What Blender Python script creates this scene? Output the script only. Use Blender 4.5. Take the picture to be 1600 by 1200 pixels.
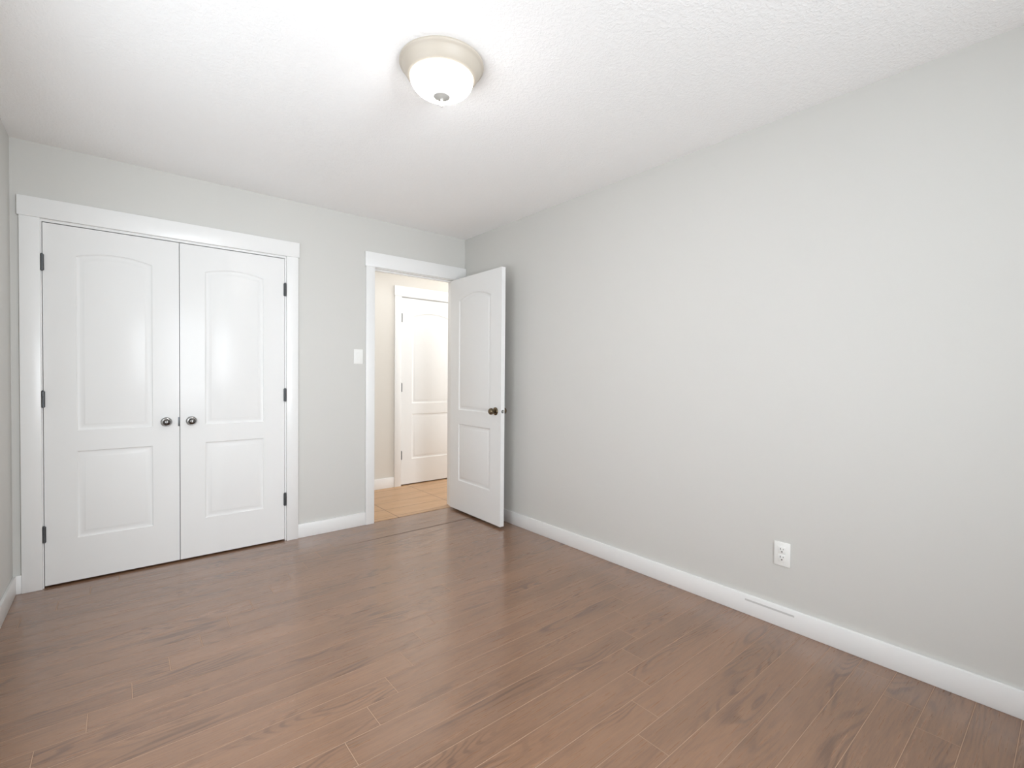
import bpy, bmesh, math, random
from mathutils import Matrix, Vector
from mathutils.geometry import tessellate_polygon

S = bpy.context.scene
C = S.collection
for o in list(bpy.data.objects):
    bpy.data.objects.remove(o)

# ------------------------------------------------------------------ camera
cam_d = bpy.data.cameras.new('camera')
cam = bpy.data.objects.new('camera', cam_d); C.objects.link(cam)
R_ = Vector((0.77026336, -0.6376789, 0.00774527))
U_ = Vector((0.00424084, 0.0172667, 0.99984193))
F_ = Vector((0.63771183, 0.77010875, -0.0160042))
m = Matrix.Identity(4)
for i in range(3):
    m[i][0] = R_[i]; m[i][1] = U_[i]; m[i][2] = -F_[i]
m[0][3], m[1][3], m[2][3] = -2.4802, -3.6937, 1.2061
cam.matrix_world = m
cam_d.sensor_width = 36.0
cam_d.lens = 742.1 / 1600 * 36.0
cam_d.clip_start = 0.02
S.camera = cam

# ------------------------------------------------------------------ world, daylight, exposure
W = bpy.data.worlds.new('world'); S.world = W; W.use_nodes = True
bg = W.node_tree.nodes['Background']
bg.inputs[0].default_value = (0.86, 0.93, 1.0, 1); bg.inputs[1].default_value = 1.0

def area(name, loc, rot, sx, sy, power, col):
    d = bpy.data.lights.new(name, 'AREA'); d.shape = 'RECTANGLE'; d.size = sx; d.size_y = sy
    d.energy = power; d.color = col
    o = bpy.data.objects.new(name, d); C.objects.link(o); o.location = loc; o.rotation_euler = rot
    return o
WIN = (-1.95, -1.10, 0.70, 2.20)           # window in the front wall: x0, x1, z0, z1
Y_FRONT = -5.10
win_light = area('window_daylight', ((WIN[0]+WIN[1])/2, Y_FRONT-0.112, (WIN[2]+WIN[3])/2), (math.radians(90), 0, 0), 0.84, 1.49, 69, (0.89, 0.95, 1.0))
win_light.data.spread = math.radians(115)        # beam narrowed to even the light across the room
FILL_WIN = (-3.00, -1.20, 0.55, 1.90)          # unseen window added in the left wall for fill light: y0, y1, z0, z1
area('side_fill_light', (-3.04, (FILL_WIN[0]+FILL_WIN[1])/2, (FILL_WIN[2]+FILL_WIN[3])/2), (0, math.radians(-90), 0), 1.79, 1.34, 47, (0.89, 0.95, 1.0))  # fill light added at the left opening to lift ceiling and walls
area('hall_ceiling_lamp_light', (0.30, 0.45, 2.455), (0, 0, 0), 2.2, 0.5, 11, (0.97, 0.985, 1.0))
area('hall_end_fill', (1.74, 0.56, 1.25), (0, math.radians(90), 0), 2.1, 0.8, 23, (0.93, 0.965, 1.0))  # fill added at the closed hall end to even out the hall
LAMP_STRENGTH = 75.0

S.view_settings.view_transform = 'Standard'
S.view_settings.look = 'None'
S.view_settings.gamma = 1.0
S.view_settings.use_curve_mapping = False
S.view_settings.exposure = 0.0
S.cycles.use_denoising = True
S.cycles.max_bounces = 10
S.cycles.diffuse_bounces = 7
S.cycles.caustics_reflective = False
S.cycles.caustics_refractive = False

# ------------------------------------------------------------------ constants measured from the room
H = 2.467
XL = -2.928
TH = 0.12
BB = 0.101

# ------------------------------------------------------------------ materials
def lin(r, g, b):
    f = lambda c: (c/255/12.92) if c/255 <= .04045 else ((c/255+.055)/1.055)**2.4
    return (f(r), f(g), f(b), 1)

class NT:
    def __init__(s, name):
        s.m = bpy.data.materials.new(name); s.m.use_nodes = True
        s.t = s.m.node_tree; s.n = s.t.nodes; s.p = s.n['Principled BSDF']
    def new(s, t, **k):
        n = s.n.new(t)
        for a, b in k.items(): setattr(n, a, b)
        return n
    def lk(s, a, b): s.t.links.new(a, b)
    def _in(s, sock, v):
        if isinstance(v, bpy.types.NodeSocket): s.lk(v, sock)
        else: sock.default_value = v
    def math(s, op, a, b=None, c=None, clamp=False):
        n = s.new('ShaderNodeMath', operation=op, use_clamp=clamp)
        s._in(n.inputs[0], a)
        if b is not None: s._in(n.inputs[1], b)
        if c is not None: s._in(n.inputs[2], c)
        return n.outputs[0]
    def vec(s, x, y, z=0.0):
        n = s.new('ShaderNodeCombineXYZ')
        s._in(n.inputs[0], x); s._in(n.inputs[1], y); s._in(n.inputs[2], z)
        return n.outputs[0]
    def noise(s, v, scale=1, detail=2, rough=.5, dist=0):
        n = s.new('ShaderNodeTexNoise'); s.lk(v, n.inputs['Vector'])
        n.inputs['Scale'].default_value = scale; n.inputs['Detail'].default_value = detail
        n.inputs['Roughness'].default_value = rough; n.inputs['Distortion'].default_value = dist
        return n.outputs['Fac']
    def mix(s, f, a, b, blend='MIX'):
        n = s.new('ShaderNodeMix', data_type='RGBA', blend_type=blend)
        s._in(n.inputs[0], f); s._in(n.inputs[6], a); s._in(n.inputs[7], b)
        return n.outputs[2]
    def range(s, v, a, b, c=0.0, d=1.0, smooth=False):
        n = s.new('ShaderNodeMapRange', interpolation_type='SMOOTHSTEP' if smooth else 'LINEAR')
        s._in(n.inputs[0], v)
        for i, q in enumerate((a, b, c, d)): n.inputs[i+1].default_value = q
        return n.outputs[0]
    def bump(s, h, strength, dist):
        n = s.new('ShaderNodeBump'); n.inputs['Strength'].default_value = strength
        n.inputs['Distance'].default_value = dist; s.lk(h, n.inputs['Height'])
        s.lk(n.outputs[0], s.p.inputs['Normal'])
    def set(s, col=None, rough=None, metal=None, spec=None):
        if col is not None: s._in(s.p.inputs['Base Color'], col)
        if rough is not None: s._in(s.p.inputs['Roughness'], rough)
        if metal is not None: s.p.inputs['Metallic'].default_value = metal
        if spec is not None: s.p.inputs['Specular IOR Level'].default_value = spec
        return s
    def pos(s):
        n = s.new('ShaderNodeTexCoord'); return n.outputs['Object']

def paint(name, col, rough, scale=0, strength=0.1, dist=0.002, spec=.5, detail=2):
    t = NT(name); p = t.pos()
    v = t.noise(p, 2.2, 2)
    c = t.mix(t.range(v, .3, .7, 0, .06), col, (col[0]*.93, col[1]*.93, col[2]*.93, 1))
    t.set(c, rough, 0, spec)
    if scale: t.bump(t.noise(p, scale, detail, .55), strength, dist)
    return t.m

M = {}
M['wall'] = paint('wall_paint', lin(202, 201, 197), .55, 170, .05, .002, .35)
M['hall_wall'] = paint('hall_wall_paint', lin(212, 208, 201), .55, 170, .05, .002, .35)
M['trim'] = paint('trim_paint', lin(230, 230, 229), .32, 60, .02, .001, .5)
M['door'] = paint('door_paint', lin(227, 227, 226), .17, 9, .012, .004, .06)
M['plastic'] = paint('white_plastic', lin(232, 232, 229), .3)
M['dark_slot'] = paint('dark_slot', lin(40, 38, 36), .6)
M['grey_line'] = paint('grey_line_paint', lin(196, 196, 194), .6)
M['closet'] = paint('closet_inside', lin(120, 118, 113), .8)  # colour darkened to stand in for shade behind the door gaps
M['underlay'] = paint('dark_gap', lin(48, 36, 30), .8)

def metal(name, col, rough):
    t = NT(name); p = t.pos()
    r = t.range(t.noise(p, 140, 2), .3, .7, rough-.05, rough+.07)
    t.set(col, r, 1.0); return t.m
M['pewter'] = metal('pewter_metal', lin(112, 110, 109), .22)
M['rosette'] = metal('satin_rosette_metal', lin(186, 185, 183), .30)
M['bronze'] = metal('antique_nickel', lin(116, 103, 84), .22)
M['hinge'] = metal('dark_hinge_metal', lin(92, 94, 96), .42)
M['latch'] = metal('latch_metal', lin(215, 214, 210), .35)
M['lamp_pan'] = paint('lamp_pan_finish', lin(190, 181, 168), .5)
M['finial'] = paint('finial_finish', lin(178, 176, 172), .4)

def ceiling_mat():
    t = NT('ceiling_texture'); p = t.pos()
    a = t.noise(p, 78, 3, .6, .5); b = t.noise(p, 190, 2, .5)
    h = t.math('ADD', t.range(a, .42, .62, 0, 1, True), t.math('MULTIPLY', b, .35))
    t.set(lin(247, 247, 247), .75, 0, .25); t.bump(h, .28, .004)
    return t.m
M['ceiling'] = ceiling_mat()

def lamp_mat():
    t = NT('frosted_lamp_glass')
    t.set(lin(250, 246, 236), .35)
    t.p.inputs['Emission Color'].default_value = (1.0, .975, .94, 1)
    # underside emission boosted to light floor and walls, flank kept low for the pan
    sp = t.new('ShaderNodeSeparateXYZ'); t.lk(t.pos(), sp.inputs[0])
    e = t.math('MULTIPLY', t.range(sp.outputs[2], -.070, -.118, .062, 1.0, True), LAMP_STRENGTH)
    t.lk(e, t.p.inputs['Emission Strength'])
    return t.m
M['lamp_glass'] = lamp_mat()

def glass_mat():
    t = NT('window_glass')
    tr = t.new('ShaderNodeBsdfTransparent'); gl = t.new('ShaderNodeBsdfGlossy'); gl.inputs['Roughness'].default_value = .02
    mx = t.new('ShaderNodeMixShader'); mx.inputs[0].default_value = .06
    t.lk(tr.outputs[0], mx.inputs[1]); t.lk(gl.outputs[0], mx.inputs[2])
    t.lk(mx.outputs[0], t.n['Material Output'].inputs[0])
    return t.m
M['glass'] = glass_mat()

def laminate():
    t = NT('laminate_planks'); p = t.pos()
    sp = t.new('ShaderNodeSeparateXYZ'); t.lk(p, sp.inputs[0]); x, y = sp.outputs[0], sp.outputs[1]
    # the last rows by the doorway run a little wider
    over = t.math('MAXIMUM', t.math('ADD', y, 1.108), 0.0)
    y2 = t.math('SUBTRACT', y, t.math('MULTIPLY', over, .0356))
    v = t.math('DIVIDE', t.math('ADD', y2, 3.571), .1173)
    row = t.math('FLOOR', v); fv = t.math('FRACT', v)
    x0 = t.math('ADD', t.math('MULTIPLY', t.math('SUBTRACT', row, 12.0), .124), -1.79)
    u = t.math('DIVIDE', t.math('SUBTRACT', x, x0), 1.40)
    pl = t.math('FLOOR', u); fu = t.math('FRACT', u)
    wn = t.new('ShaderNodeTexWhiteNoise', noise_dimensions='2D'); t.lk(t.vec(row, pl), wn.inputs[0])
    r = wn.outputs['Value']
    sc = t.new('ShaderNodeSeparateColor'); t.lk(wn.outputs['Color'], sc.inputs[0]); r2, r3 = sc.outputs[1], sc.outputs[2]
    ox = t.math('MULTIPLY', r, 37.0); oy = t.math('MULTIPLY', r2, 23.0)
    gx = t.math('ADD', x, ox); gy = t.math('ADD', y, oy)
    broad = t.noise(t.vec(t.math('MULTIPLY', gx, 1.5), t.math('MULTIPLY', gy, 11.0), r3), 1, 4, .55, .3)
    streak = t.noise(t.vec(t.math('MULTIPLY', gx, 5.0), t.math('MULTIPLY', gy, 120.0), r3), 1, 4, .62, .2)
    pore = t.noise(t.vec(t.math('MULTIPLY', gx, 26.0), t.math('MULTIPLY', gy, 420.0), r3), 1, 2, .6)
    # growth-ring contours: cathedral arches and eyes drawn out along the plank
    ringf = t.noise(t.vec(t.math('MULTIPLY', gx, 1.15), t.math('MULTIPLY', gy, 6.5), r3), 1, 1.6, .45, .25)
    ring = t.math('SINE', t.math('MULTIPLY', ringf, 130.0))
    ring = t.range(ring, -.2, 1.0, 0, 1, True)
    where = t.noise(t.vec(t.math('MULTIPLY', gx, 1.9), t.math('MULTIPLY', gy, 9.0), t.math('ADD', r3, 5.0)), 1, 1.5)
    ringm = t.math('MULTIPLY', ring, t.range(where, .44, .66, 0, 1, True))
    light = lin(146, 108, 80); dark = lin(88, 60, 42)
    f = t.math('ADD', t.math('MULTIPLY', t.range(broad, .28, .74), .30), t.math('MULTIPLY', t.range(streak, .26, .76), .46))
    f = t.math('ADD', f, t.math('MULTIPLY', ringm, .40))
    f = t.math('ADD', f, t.math('MULTIPLY', t.math('SUBTRACT', r, .5), .16))
    f = t.math('ADD', f, t.math('MULTIPLY', t.range(pore, .50, .74), .20), clamp=True)
    col = t.mix(f, light, dark)
    col = t.mix(t.math('MULTIPLY', r2, .10), col, lin(120, 92, 66))
    dy = t.math('MULTIPLY', t.math('MINIMUM', fv, t.math('SUBTRACT', 1.0, fv)), .1173)
    dx = t.math('MULTIPLY', t.math('MINIMUM', fu, t.math('SUBTRACT', 1.0, fu)), 1.40)
    dd = t.math('MINIMUM', dx, dy)
    groove = t.range(dd, .0010, .0036, 1, 0)          # bevel of the plank edge
    core = t.range(dd, .0007, .0015, 1, 0)            # thin pale line along the plank edge
    col = t.mix(t.math('MULTIPLY', groove, .40), col, lin(84, 60, 46))
    col = t.mix(t.math('MULTIPLY', core, .85), col, lin(180, 152, 130))
    # the open seam across the doorway
    gap = t.range(t.math('ABSOLUTE', t.math('ADD', y, .378)), .0045, .0080, 1, 0)
    gapx = t.math('MULTIPLY', gap, t.range(x, -1.35, -.95, 0, 1))
    col = t.mix(t.math('MULTIPLY', gapx, .85), col, lin(58, 38, 28))
    groove = t.math('MAXIMUM', groove, gapx)
    rough = t.math('ADD', t.range(streak, .3, .7, .26, .33), t.math('MULTIPLY', groove, .45))
    t.set(col, rough, 0, .45)
    t.lk(t.math('MULTIPLY', t.math('SUBTRACT', 1.0, groove), .85), t.p.inputs['Coat Weight']); t.p.inputs['Coat Roughness'].default_value = .21; t.p.inputs['Coat IOR'].default_value = 1.6
    h = t.math('SUBTRACT', t.math('MULTIPLY', streak, .06), groove)
    t.bump(h, .5, .0006)
    return t.m
M['laminate'] = laminate()

def tile():
    t = NT('hall_tile'); p = t.pos()
    sp = t.new('ShaderNodeSeparateXYZ'); t.lk(p, sp.inputs[0]); x, y = sp.outputs[0], sp.outputs[1]
    u = t.math('DIVIDE', t.math('ADD', x, .04), .61); v = t.math('DIVIDE', t.math('SUBTRACT', y, .075), .2165)
    fu, fv = t.math('FRACT', u), t.math('FRACT', v)
    du = t.math('MULTIPLY', t.math('MINIMUM', fu, t.math('SUBTRACT', 1.0, fu)), .61)
    dv = t.math('MULTIPLY', t.math('MINIMUM', fv, t.math('SUBTRACT', 1.0, fv)), .2165)
    g = t.range(t.math('MINIMUM', du, dv), .0022, .0048, 1, 0)
    n = t.noise(t.vec(t.math('MULTIPLY', x, 3.0), t.math('MULTIPLY', y, 14.0)), 1, 4, .6)
    wn = t.new('ShaderNodeTexWhiteNoise', noise_dimensions='2D'); t.lk(t.vec(t.math('FLOOR', u), t.math('FLOOR', v)), wn.inputs[0])
    col = t.mix(t.range(n, .3, .7), lin(196, 160, 124), lin(180, 142, 104))
    col = t.mix(t.math('MULTIPLY', wn.outputs[0], .2), col, lin(172, 134, 98))
    col = t.mix(g, col, lin(122, 92, 66))
    t.set(col, .34, 0, .5); t.bump(t.math('SUBTRACT', 1.0, g), .4, .001)
    return t.m
M['tile'] = tile()

# ------------------------------------------------------------------ mesh helpers
def add_box(bm, x0, x1, y0, y1, z0, z1, bev=0.0):
    b2 = bmesh.new()
    bmesh.ops.create_cube(b2, size=1)
    for v in b2.verts:
        v.co = Vector(((x0+x1)/2 + v.co.x*(x1-x0), (y0+y1)/2 + v.co.y*(y1-y0), (z0+z1)/2 + v.co.z*(z1-z0)))
    if bev:
        bmesh.ops.bevel(b2, geom=b2.edges[:], offset=bev, segments=2, profile=.5, affect='EDGES')
    me = bpy.data.meshes.new('t'); b2.to_mesh(me); b2.free(); bm.from_mesh(me); bpy.data.meshes.remove(me)

def add_lathe(bm, prof, mat=None, seg=48):
    """prof: (r, z) pairs turned about local z; mat places it."""
    mat = mat or Matrix.Identity(4); rings = []
    for r, z in prof:
        if r < 1e-6: rings.append([bm.verts.new(mat @ Vector((0, 0, z)))])
        else: rings.append([bm.verts.new(mat @ Vector((r*math.cos(2*math.pi*k/seg), r*math.sin(2*math.pi*k/seg), z))) for k in range(seg)])
    for a, b in zip(rings, rings[1:]):
        for k in range(seg):
            k2 = (k+1) % seg
            q = [a[k % len(a)], a[k2 % len(a)], b[k2 % len(b)], b[k % len(b)]]
            q = [v for i, v in enumerate(q) if v not in q[:i]]
            if len(q) > 2:
                try: bm.faces.new(q)
                except ValueError: pass

def obj(name, bm, mat, parent=None, smooth=True, angle=28, recalc=True):
    if recalc: bmesh.ops.recalc_face_normals(bm, faces=bm.faces[:])
    me = bpy.data.meshes.new(name); bm.to_mesh(me); bm.free()
    me.materials.append(M[mat])
    if smooth:
        me.polygons.foreach_set('use_smooth', [True]*len(me.polygons))
        me.set_sharp_from_angle(angle=math.radians(angle))
    o = bpy.data.objects.new(name, me); C.objects.link(o)
    if parent: o.parent = parent
    return o

def boxes(name, lst, mat, parent=None, bev=0.0):
    bm = bmesh.new()
    for b in lst: add_box(bm, *b, bev)
    return obj(name, bm, mat, parent, smooth=bool(bev))

def tag(o, label, cat, kind=None, group=None):
    o['label'] = label; o['category'] = cat
    if kind: o['kind'] = kind
    if group: o['group'] = group
    return o

def empty(name, loc, rz=0):
    o = bpy.data.objects.new(name, None); C.objects.link(o); o.location = loc; o.rotation_euler = (0, 0, rz)
    o.empty_display_size = .05
    return o

ST = 'structure'
# ------------------------------------------------------------------ room shell
CO = (-2.806, -1.5545, 2.044)        # closet opening x0, x1, top
EO = (-0.877, -0.106, 2.078)         # doorway opening x0, x1, top
JT = 0.019
cx0, cx1, cz = CO[0]-JT, CO[1]+JT, CO[2]+JT
ex0, ex1, ez = EO[0]-JT, EO[1]+JT, EO[2]+JT
tag(boxes('wall_back', [(XL-.12, cx0, 0, TH, 0, H), (cx0, cx1, 0, TH, cz, H), (cx1, ex0, 0, TH, 0, H),
    (ex0, ex1, 0, TH, ez, H), (ex1, 0.12, 0, TH, 0, H)], 'wall'),
    'light grey painted wall holding the closet and the open doorway', 'wall', ST)
tag(boxes('wall_right', [(0, .12, Y_FRONT-.12, 0, 0, H)], 'wall'), 'long light grey wall with the power outlet', 'wall', ST)
tag(boxes('wall_left', [(XL-.12, XL, Y_FRONT-.12, FILL_WIN[0], 0, H), (XL-.12, XL, FILL_WIN[1], 0, 0, H),
    (XL-.12, XL, FILL_WIN[0], FILL_WIN[1], 0, FILL_WIN[2]), (XL-.12, XL, FILL_WIN[0], FILL_WIN[1], FILL_WIN[3], H)], 'wall'), 'sliver of grey wall beside the closet, at the edge of the photo', 'wall', ST)
tag(boxes('wall_front', [(XL, WIN[0], Y_FRONT-.12, Y_FRONT, 0, H), (WIN[1], 0, Y_FRONT-.12, Y_FRONT, 0, H),
    (WIN[0], WIN[1], Y_FRONT-.12, Y_FRONT, 0, WIN[2]), (WIN[0], WIN[1], Y_FRONT-.12, Y_FRONT, WIN[3], H)], 'wall'),
    'grey wall with the window behind the camera', 'wall', ST)
tag(boxes('ceiling', [(XL-.12, .12, Y_FRONT-.12, TH, H, H+.1)], 'ceiling'), 'white textured ceiling carrying the round flush light', 'ceiling', ST)
tag(boxes('floor', [(XL-.12, .12, Y_FRONT-.12, .004, -.03, 0), (XL-.12, -1.3, .004, .75, -.03, 0)], 'laminate'), 'brown wood-look laminate plank floor', 'floor', ST)
# closet interior behind the pair of doors
tag(boxes('wall_closet', [(XL-.12, XL-.02, TH, .8, 0, 2.3), (-1.40, -1.32, TH, .8, 0, 2.3), (XL-.02, -1.40, .72, .8, 0, 2.3), (XL-.12, -1.32, TH, .8, 2.3, 2.36)], 'closet'),
    'closet walls closed off behind the white double doors', 'wall', ST)
# hall beyond the doorway
YH = 1.062
tag(boxes('floor_hall', [(-1.28, 1.9, .0165, 1.27, -.03, 0.0)], 'tile'), 'tan tiled hallway floor seen through the doorway', 'floor', ST)
tag(boxes('floor_gap', [(-1.28, .12, .004, .0165, -.03, -.003)], 'underlay'), 'dark joint between laminate and tile in the doorway', 'floor joint', ST)
HD = (-0.108, 0.652, 2.056)           # hall door x0, x1, top
tag(boxes('wall_hall', [(-1.28, HD[0]-.004-JT, YH, YH+.12, 0, H), (HD[0]-.004-JT, HD[1]+.004+JT, YH, YH+.12, HD[2]+.004+JT, H), (HD[1]+.004+JT, 1.9, YH, YH+.12, 0, H),
    (-1.28, -1.18, TH, YH, 0, H), (1.8, 1.9, TH, YH, 0, H), (.12, 1.8, 0.02, TH, 0, H),
    (HD[0]-.1, HD[1]+.1, YH+.16, YH+.2, 0, HD[2]+.1), (HD[0]-.1, HD[0]-.03, YH+.12, YH+.16, 0, HD[2]+.1), (HD[1]+.03, HD[1]+.1, YH+.12, YH+.16, 0, HD[2]+.1), (HD[0]-.1, HD[1]+.1, YH+.12, YH+.2, HD[2]+.03, HD[2]+.1)], 'hall_wall'),  # unseen box added behind the hall door to block sky light
    'beige hallway wall around the far white door', 'wall', ST)
tag(boxes('ceiling_hall', [(-1.28, 1.9, TH, YH+.12, H, H+.1)], 'ceiling'), 'hallway ceiling beyond the doorway', 'ceiling', ST)

# baseboards
def board(name, lst, label, parent=None):
    return tag(boxes(name, lst, 'trim', None, .0025), label, 'baseboard', ST)
bbr = board('baseboard_right', [(-.014, 0, Y_FRONT, -.015, .0, BB)], 'long white baseboard under the power outlet')
boxes('grey_mark', [(-.0146, -.0139, -2.83, -2.60, .0705, .0795)], 'grey_line', bbr)['label'] = 'thin grey line along the baseboard'  # flat grey strip set just proud of the board
board('baseboard_back', [(-1.468, -.954, -.014, 0, 0, BB)], 'short white baseboard between the closet and the doorway')
board('baseboard_back_left', [(XL, -2.893, -.014, 0, 0, BB)], 'tiny white baseboard end in the corner left of the closet')
board('baseboard_left', [(XL, XL+.014, Y_FRONT, -.0145, 0, BB)], 'white baseboard on the left wall beside the closet')
board('baseboard_front', [(XL+.0145, -.0145, Y_FRONT, Y_FRONT+.014, 0, BB)], 'white baseboard under the window behind the camera')
board('baseboard_hall', [(-1.18, -.195, YH-.014, YH, 0, .109)], 'white baseboard in the hallway left of the far door')

# casings: legs on the wall, a thicker header on top, jamb lining in the opening
def casing(name, label, x_out0, x_in0, x_in1, x_out1, z_in, hx0, hx1, hz0, hz1, yw, jx0, jx1, jz, depth, stop=None):
    legs = []
    if x_in0 > x_out0: legs.append((x_out0, x_in0, yw-.018, yw, 0, hz0))
    if x_out1 > x_in1: legs.append((x_in1, x_out1, yw-.018, yw, 0, hz0))
    root = tag(boxes(name, legs, 'trim', None, .0015), label, 'door trim', ST)
    boxes('header', [(hx0, hx1, yw-.022, yw, hz0, hz1)], 'trim', root, .0015)
    jl = [(jx0-JT, jx0, yw, yw+depth, 0, jz), (jx1, jx1+JT, yw, yw+depth, 0, jz), (jx0-JT, jx1+JT, yw, yw+depth, jz, jz+JT)]
    if stop:
        jl += [(jx0, jx0+.011, yw+stop, yw+stop+.034, 0, jz), (jx1-.011, jx1, yw+stop, yw+stop+.034, 0, jz), (jx0, jx1, yw+stop, yw+stop+.034, jz-.011, jz)]
    boxes('jamb', jl, 'trim', root)
    return root
casing('trim_1', 'wide white casing around the closet double doors', -2.893, -2.811, -1.546, -1.468, 2.06, -2.900, -1.460, 2.058, 2.165, 0, CO[0], CO[1], CO[2], TH, .045)
casing('trim_2', 'white casing around the open doorway in the corner', -.954, -.882, -.100, -.0005, 2.085, -.962, -.0005, 2.082, 2.197, 0, EO[0], EO[1], EO[2], TH, .042)
casing('trim_3', 'white casing around the hallway door seen through the doorway', -.193, HD[0]-.008, HD[1]+.008, HD[1]+.09, 2.063, -.199, HD[1]+.096, 2.064, 2.174, YH, HD[0]-.004, HD[1]+.004, HD[2]+.004, TH, .05)

# ------------------------------------------------------------------ doors
PROFILE = [(0, 0), (.0025, .0030), (.0065, .0054), (.013, .0066), (.020, .0060), (.031, .0032), (.0355, .0012), (.038, .0008)]

def panel_outline(x0, x1, z0, z1, rise, d=0.0, n=28):
    """outline of a panel set in by d; the arched top stays parallel to the outer arch"""
    xc, hw = (x0+x1)/2, (x1-x0)/2
    top = lambda x: z1 + rise*(1-((x-xc)/hw)**2) - d*math.sqrt(1+(2*rise*(x-xc)/hw**2)**2)
    a, b = x0+d, x1-d
    pts = [Vector((a, z0+d)), Vector((b, z0+d))]
    m_ = n if rise else 1
    for k in range(m_+1):
        x = b+(a-b)*k/m_
        pts.append(Vector((x, top(x))))
    return pts

def door_slab(w, h, t, mx, lo, hi, rise, both=False):
    """front face at y=0 looking towards -y, back at y=t; lo/hi = panel z ranges"""
    bm = bmesh.new()
    spec = [(mx, w-mx, lo[0], lo[1], 0), (mx, w-mx, hi[0], hi[1], rise)]
    panels = [panel_outline(*q) for q in spec]
    def face(y, sgn, with_panels):
        P = lambda x, z: bm.verts.new((x, y, z))
        if not with_panels:
            q = [P(0, 0), P(w, 0), P(w, h), P(0, h)]; bm.faces.new(q); return q
        c = [P(0, 0), P(w, 0), P(w, h), P(0, h)]
        A = [P(p.x, p.y) for p in panels[0]]; B = [P(p.x, p.y) for p in panels[1]]
        bm.faces.new((c[0], c[1], A[1], A[0]))                       # bottom rail
        bm.faces.new((A[3], A[2], B[1], B[0]))                       # lock rail
        bm.faces.new((c[0], A[0], A[3], B[0], B[-1], c[3]))          # stiles
        bm.faces.new((c[1], c[2], B[2], B[1], A[2], A[1]))
        arch = B[2:]                                                 # right shoulder ... left shoulder
        top = [c[2]] + [P(v.co.x, h) for v in arch[1:-1]] + [c[3]]
        for k in range(len(arch)-1):
            bm.faces.new((arch[k], top[k], top[k+1], arch[k+1]))
        for q, l, prev in ((spec[0], panels[0], A), (spec[1], panels[1], B)):
            for d, dep in PROFILE[1:]:
                cur = [P(p.x, p.y) for p in panel_outline(*q, d)]
                for v in cur: v.co.y = y+sgn*dep
                for i in range(len(l)):
                    j = (i+1) % len(l)
                    bm.faces.new((prev[i], prev[j], cur[j], cur[i]))
                prev = cur
            mid = bm.verts.new(sum((v.co for v in prev), Vector())/len(prev))
            mid.co.z = (l[0].y+l[2].y)/2; mid.co.x = w/2
            for i in range(len(prev)): bm.faces.new((prev[i], prev[(i+1) % len(prev)], mid))
        return c
    f = face(0, 1, True); b = face(t, -1, both)
    for i in (0, 1, 3):
        j = (i+1) % 4
        bm.faces.new((f[i], f[j], b[j], b[i]))
    tf = sorted([v for v in bm.verts if abs(v.co.y) < 1e-5 and abs(v.co.z-h) < 1e-5], key=lambda v: v.co.x)
    tb = sorted([v for v in bm.verts if abs(v.co.y-t) < 1e-5 and abs(v.co.z-h) < 1e-5], key=lambda v: v.co.x)
    bm.faces.new(tf+tb[::-1])
    return bm

def RX(a): return Matrix.Rotation(math.radians(a), 4, 'X')

KNOB = [(0, 0.0), (.0305, 0.0), (.0315, .002), (.030, .0055), (.0245, .0075), (.0225, .0085)]
def knob(parent, x, y, z, side, mat, kind, label=None):
    """side -1: sticks out towards local -y; +1: towards +y"""
    mt = Matrix.Translation((x, y, z)) @ RX(90 if side < 0 else -90)
    bm = bmesh.new()
    if kind == 'egg':
        add_lathe(bm, [(.0, .009), (.010, .009), (.0095, .015), (.0105, .019), (.0150, .0235), (.0192, .029), (.0208, .0355), (.0192, .0415), (.0140, .0465), (.0075, .0490), (0, .0496)], mt)
    else:
        add_lathe(bm, [(.0, .008), (.0125, .008), (.0115, .020), (.013, .026), (.0205, .031), (.0258, .039), (.0265, .047), (.0245, .055), (.0185, .0610), (.009, .0635), (0, .064)], mt)
    k = obj('knob', bm, mat, parent)
    if label: k['label'] = label
    bm = bmesh.new()
    if kind == 'egg':
        add_lathe(bm, [(0, 0), (.0275, 0), (.0295, .0012), (.0295, .0040), (.0268, .0066), (.0240, .0060), (.0205, .0075), (.014, .0100), (.011, .0105), (0, .0105)], mt)
    else:
        add_lathe(bm, [(0, 0), (.031, 0), (.032, .0015), (.0315, .005), (.027, .009), (.018, .0120), (.0125, .0135), (0, .0135)], mt)
    obj('rosette', bm, 'rosette' if kind == 'egg' else mat, k)
    return k

def hinge(parent, x, y, z, label=None):
    bm = bmesh.new()
    prof = [(0, -.047), (.004, -.047), (.0055, -.0455), (.0072, -.044)]
    for k in range(5):
        a = -.044+k*.0176
        prof += [(.0072, a+.0004), (.0072, a+.0170), (.0066, a+.0173), (.0066, a+.0176)]
    prof += [(.0060, .0445), (.0050, .0475), (.0030, .0495), (0, .050)]
    add_lathe(bm, prof, Matrix.Translation((x, y, z)), 20)
    add_box(bm, x-.0085, x+.0085, y+.004, y+.0075, z-.0435, z+.0435)
    return obj('hinge', bm, 'hinge', parent)

# closet pair
CW, CH = 0.6210, 2.0265
LO, HI = (.245, .745), (.863, 1.862)
def closet_door(name, label, x0, hinge_x, knob_x):
    d = obj(name, door_slab(CW, CH, .035, .1355, LO, HI, .030), 'door', recalc=True)
    d.location = (x0, -.002, .012)
    tag(d, label, 'door', ST)
    for z in (1.8055, 1.047, .291): hinge(d, hinge_x, -.0085, z)['label'] = 'dark metal hinge barrel'
    knob(d, knob_x, 0, .890, -1, 'pewter', 'egg', 'dark pewter knob')
    return d
d1 = closet_door('door_1', 'white arch-panel closet door next to the left wall', -2.8030, -.0015, .5525)
boxes('latch_plate', [(CW-.0075, CW+.0012, -.0012, .004, .860, .918)], 'hinge', d1, .0008)
d2 = closet_door('door_2', 'white arch-panel closet door nearer the open doorway', -2.1785, CW+.0015, .0600)

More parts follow.
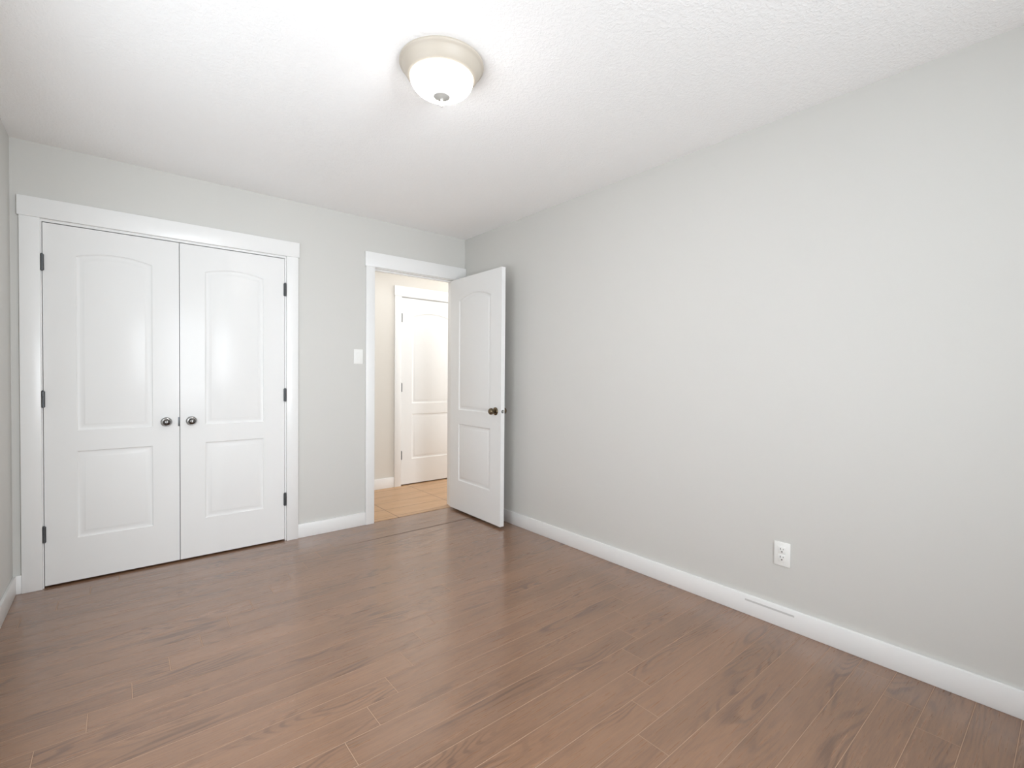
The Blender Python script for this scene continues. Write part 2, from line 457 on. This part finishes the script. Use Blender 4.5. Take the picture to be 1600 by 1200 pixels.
# open bedroom door
EW, EH = .756, 2.045
d3 = obj('door_3', door_slab(EW, EH, .0365, .142, (.262, .765), (.890, 1.848), .050, both=True), 'door')
d3.location = (-.1615, -.016, .018); d3.rotation_euler = (0, 0, math.radians(-90.8))
tag(d3, 'white arch-panel door standing open against the long grey wall', 'door', ST)
knob(d3, EW-.068, 0, .910, -1, 'bronze', 'ball', 'antique bronze round knob')
knob(d3, EW-.068, .0365, .910, 1, 'bronze', 'ball', 'antique bronze round knob')
for z in (1.82, 1.05, .25): hinge(d3, -.004, .043, z)['label'] = 'dark metal hinge barrel'
bm = bmesh.new(); mt = Matrix.Translation((EW, .018, .910)) @ Matrix.Rotation(math.radians(90), 4, 'Y')
add_lathe(bm, [(0, -.004), (.0125, -.004), (.0125, .0008), (.0115, .0014), (.0085, .0014), (.0085, .0004), (0, .0004)], mt, 28)
lt = obj('latch', bm, 'hinge', d3)
bm = bmesh.new(); add_lathe(bm, [(0, 0), (.0075, 0), (.0075, .0085), (.0060, .0100), (0, .0100)], mt, 24)
obj('bolt', bm, 'latch', lt)

# hall door
d4 = obj('door_4', door_slab(HD[1]-HD[0], HD[2]-.012, .035, .128, (.272, .770), (.888, 1.842), .050), 'door')
d4.location = (HD[0], YH-.003, .012)
tag(d4, 'bright white hallway door seen through the open doorway', 'door', ST)
for z in (1.822, 1.064, .322): hinge(d4, -.001, -.0055, z)['label'] = 'dark metal hinge barrel'
knob(d4, HD[1]-HD[0]-.065, 0, .90, -1, 'bronze', 'ball')

# ------------------------------------------------------------------ windows out of the photo's frame
def window(name, label, a0, a1, z0, z1, put):
    """put(a0, a1, d0, d1, z0, z1): box along the wall, d = depth outwards from the wall face"""
    wb = []
    for a, b in ((a0, a0+.045), (a1-.045, a1), ((a0+a1)/2-.025, (a0+a1)/2+.025)): wb.append(put(a, b, .04, .10, z0, z1))
    for a, b in ((z0, z0+.045), (z1-.045, z1)): wb.append(put(a0+.045, a1-.045, .04, .10, a, b))
    w = tag(boxes(name, wb, 'plastic'), label, 'window', ST)
    boxes('pane', [put(a0+.04, (a0+a1)/2, .068, .072, z0+.04, z1-.04)], 'glass', w)
    boxes('pane', [put((a0+a1)/2, a1-.04, .078, .082, z0+.04, z1-.04)], 'glass', w)
    boxes('window_casing', [put(a0-.08, a0, -.018, 0, z0-.08, z1+.08), put(a1, a1+.08, -.018, 0, z0-.08, z1+.08),
        put(a0, a1, -.018, 0, z1, z1+.08), put(a0, a1, -.018, 0, z0-.08, z0)], 'trim', w, .0015)
window('window_1', 'white sliding window in the wall behind the camera', *WIN,
       lambda a, b, d0, d1, c, e: (a, b, Y_FRONT-d1, Y_FRONT-d0, c, e))
window('fill_window', 'unseen white sliding window added in the left wall for fill light', *FILL_WIN,
       lambda a, b, d0, d1, c, e: (XL-d1, XL-d0, a, b, c, e))  # added opening that carries the side fill light

# ------------------------------------------------------------------ ceiling light
LX, LY = -1.466, -2.008
cl = tag(empty('ceiling_light', (LX, LY, H)), 'round flush ceiling light with frosted glass bowl, switched on', 'ceiling light')
bm = bmesh.new()
add_lathe(bm, [(0, 0), (.166, 0), (.169, -.003), (.1695, -.008), (.167, -.012), (.162, -.015), (.158, -.020), (.154, -.028), (.149, -.038), (.143, -.047), (.137, -.054), (.131, -.058), (.127, -.058), (.125, -.054), (0, -.050)], None, 96)
obj('pan', bm, 'lamp_pan', cl, angle=40)
bm = bmesh.new()
bowl = [(.126, -.053), (.127, -.058)]
for k in range(1, 17):
    a = math.radians(90*k/16)
    bowl.append((.127*math.cos(a)**.85 if k < 16 else 0, -.058-.070*math.sin(a)))
add_lathe(bm, bowl, None, 96)
obj('glass_bowl', bm, 'lamp_glass', cl, angle=60)
bm = bmesh.new()
add_lathe(bm, [(0, -.1240), (.0340, -.1245), (.0358, -.1270), (.0335, -.1310), (.020, -.1345), (.006, -.1370), (.0045, -.1450), (.0065, -.1500), (.0040, -.1550), (.0068, -.1610), (.0060, -.1670), (.003, -.1710), (0, -.1720)], None, 40)
obj('finial', bm, 'finial', cl)

# ------------------------------------------------------------------ light switch
sw = tag(empty('light_switch', (-1.0125, 0, 1.3545)), 'white rocker light switch on the wall left of the doorway', 'light switch')
boxes('plate', [(-.0365, .0365, -.006, 0, -.0575, .0575)], 'plastic', sw, .002)
bm = bmesh.new()
add_box(bm, -.0170, .0170, -.0068, -.004, -.0335, .0335, .0006)
rk = [(-.0335, -.0070), (-.002, -.0068), (.0335, -.0105)]
vs = [[bm.verts.new((sx*.0155, yy, zz*.94)) for zz, yy in rk] + [bm.verts.new((sx*.0155, -.0062, .0315)), bm.verts.new((sx*.0155, -.0062, -.0315))] for sx in (-1, 1)]
bm.faces.new(vs[0]); bm.faces.new(list(reversed(vs[1])))
for i in range(5):
    j = (i+1) % 5; bm.faces.new((vs[0][i], vs[0][j], vs[1][j], vs[1][i]))
obj('rocker', bm, 'plastic', sw, smooth=False)
def screw(parent, z):
    b = bmesh.new(); add_lathe(b, [(0, .0055), (.003, .0055), (.0028, .0066), (0, .0070)], Matrix.Translation((0, 0, z)) @ RX(90), 16)
    return obj('screw', b, 'plastic', parent)
screw(sw, .048); screw(sw, -.048)

# ------------------------------------------------------------------ power outlet on the long wall
ou = tag(empty('power_outlet', (0, -2.769, .354), math.radians(-90)), 'white duplex power outlet low on the long grey wall', 'outlet')
boxes('plate', [(-.0365, .0365, -.006, 0, -.0575, .0575)], 'plastic', ou, .002)
for zc in (.0192, -.0192):
    rc = boxes('receptacle', [(-.0170, .0170, -.0078, -.004, zc-.0172, zc+.0172)], 'plastic', ou, .0012)
    bm = bmesh.new()
    add_box(bm, -.0078, -.0054, -.0083, -.006, zc+.0015, zc+.0100)
    add_box(bm, .0056, .0076, -.0083, -.006, zc+.0025, zc+.0092)
    add_lathe(bm, [(0, .006), (.0030, .006), (.0030, .0083), (0, .0083)], Matrix.Translation((0, 0, zc-.0075)) @ RX(90), 16)
    obj('slot', bm, 'dark_slot', rc, smooth=False)['label'] = 'dark plug slots'
screw(ou, .048); screw(ou, -.048)
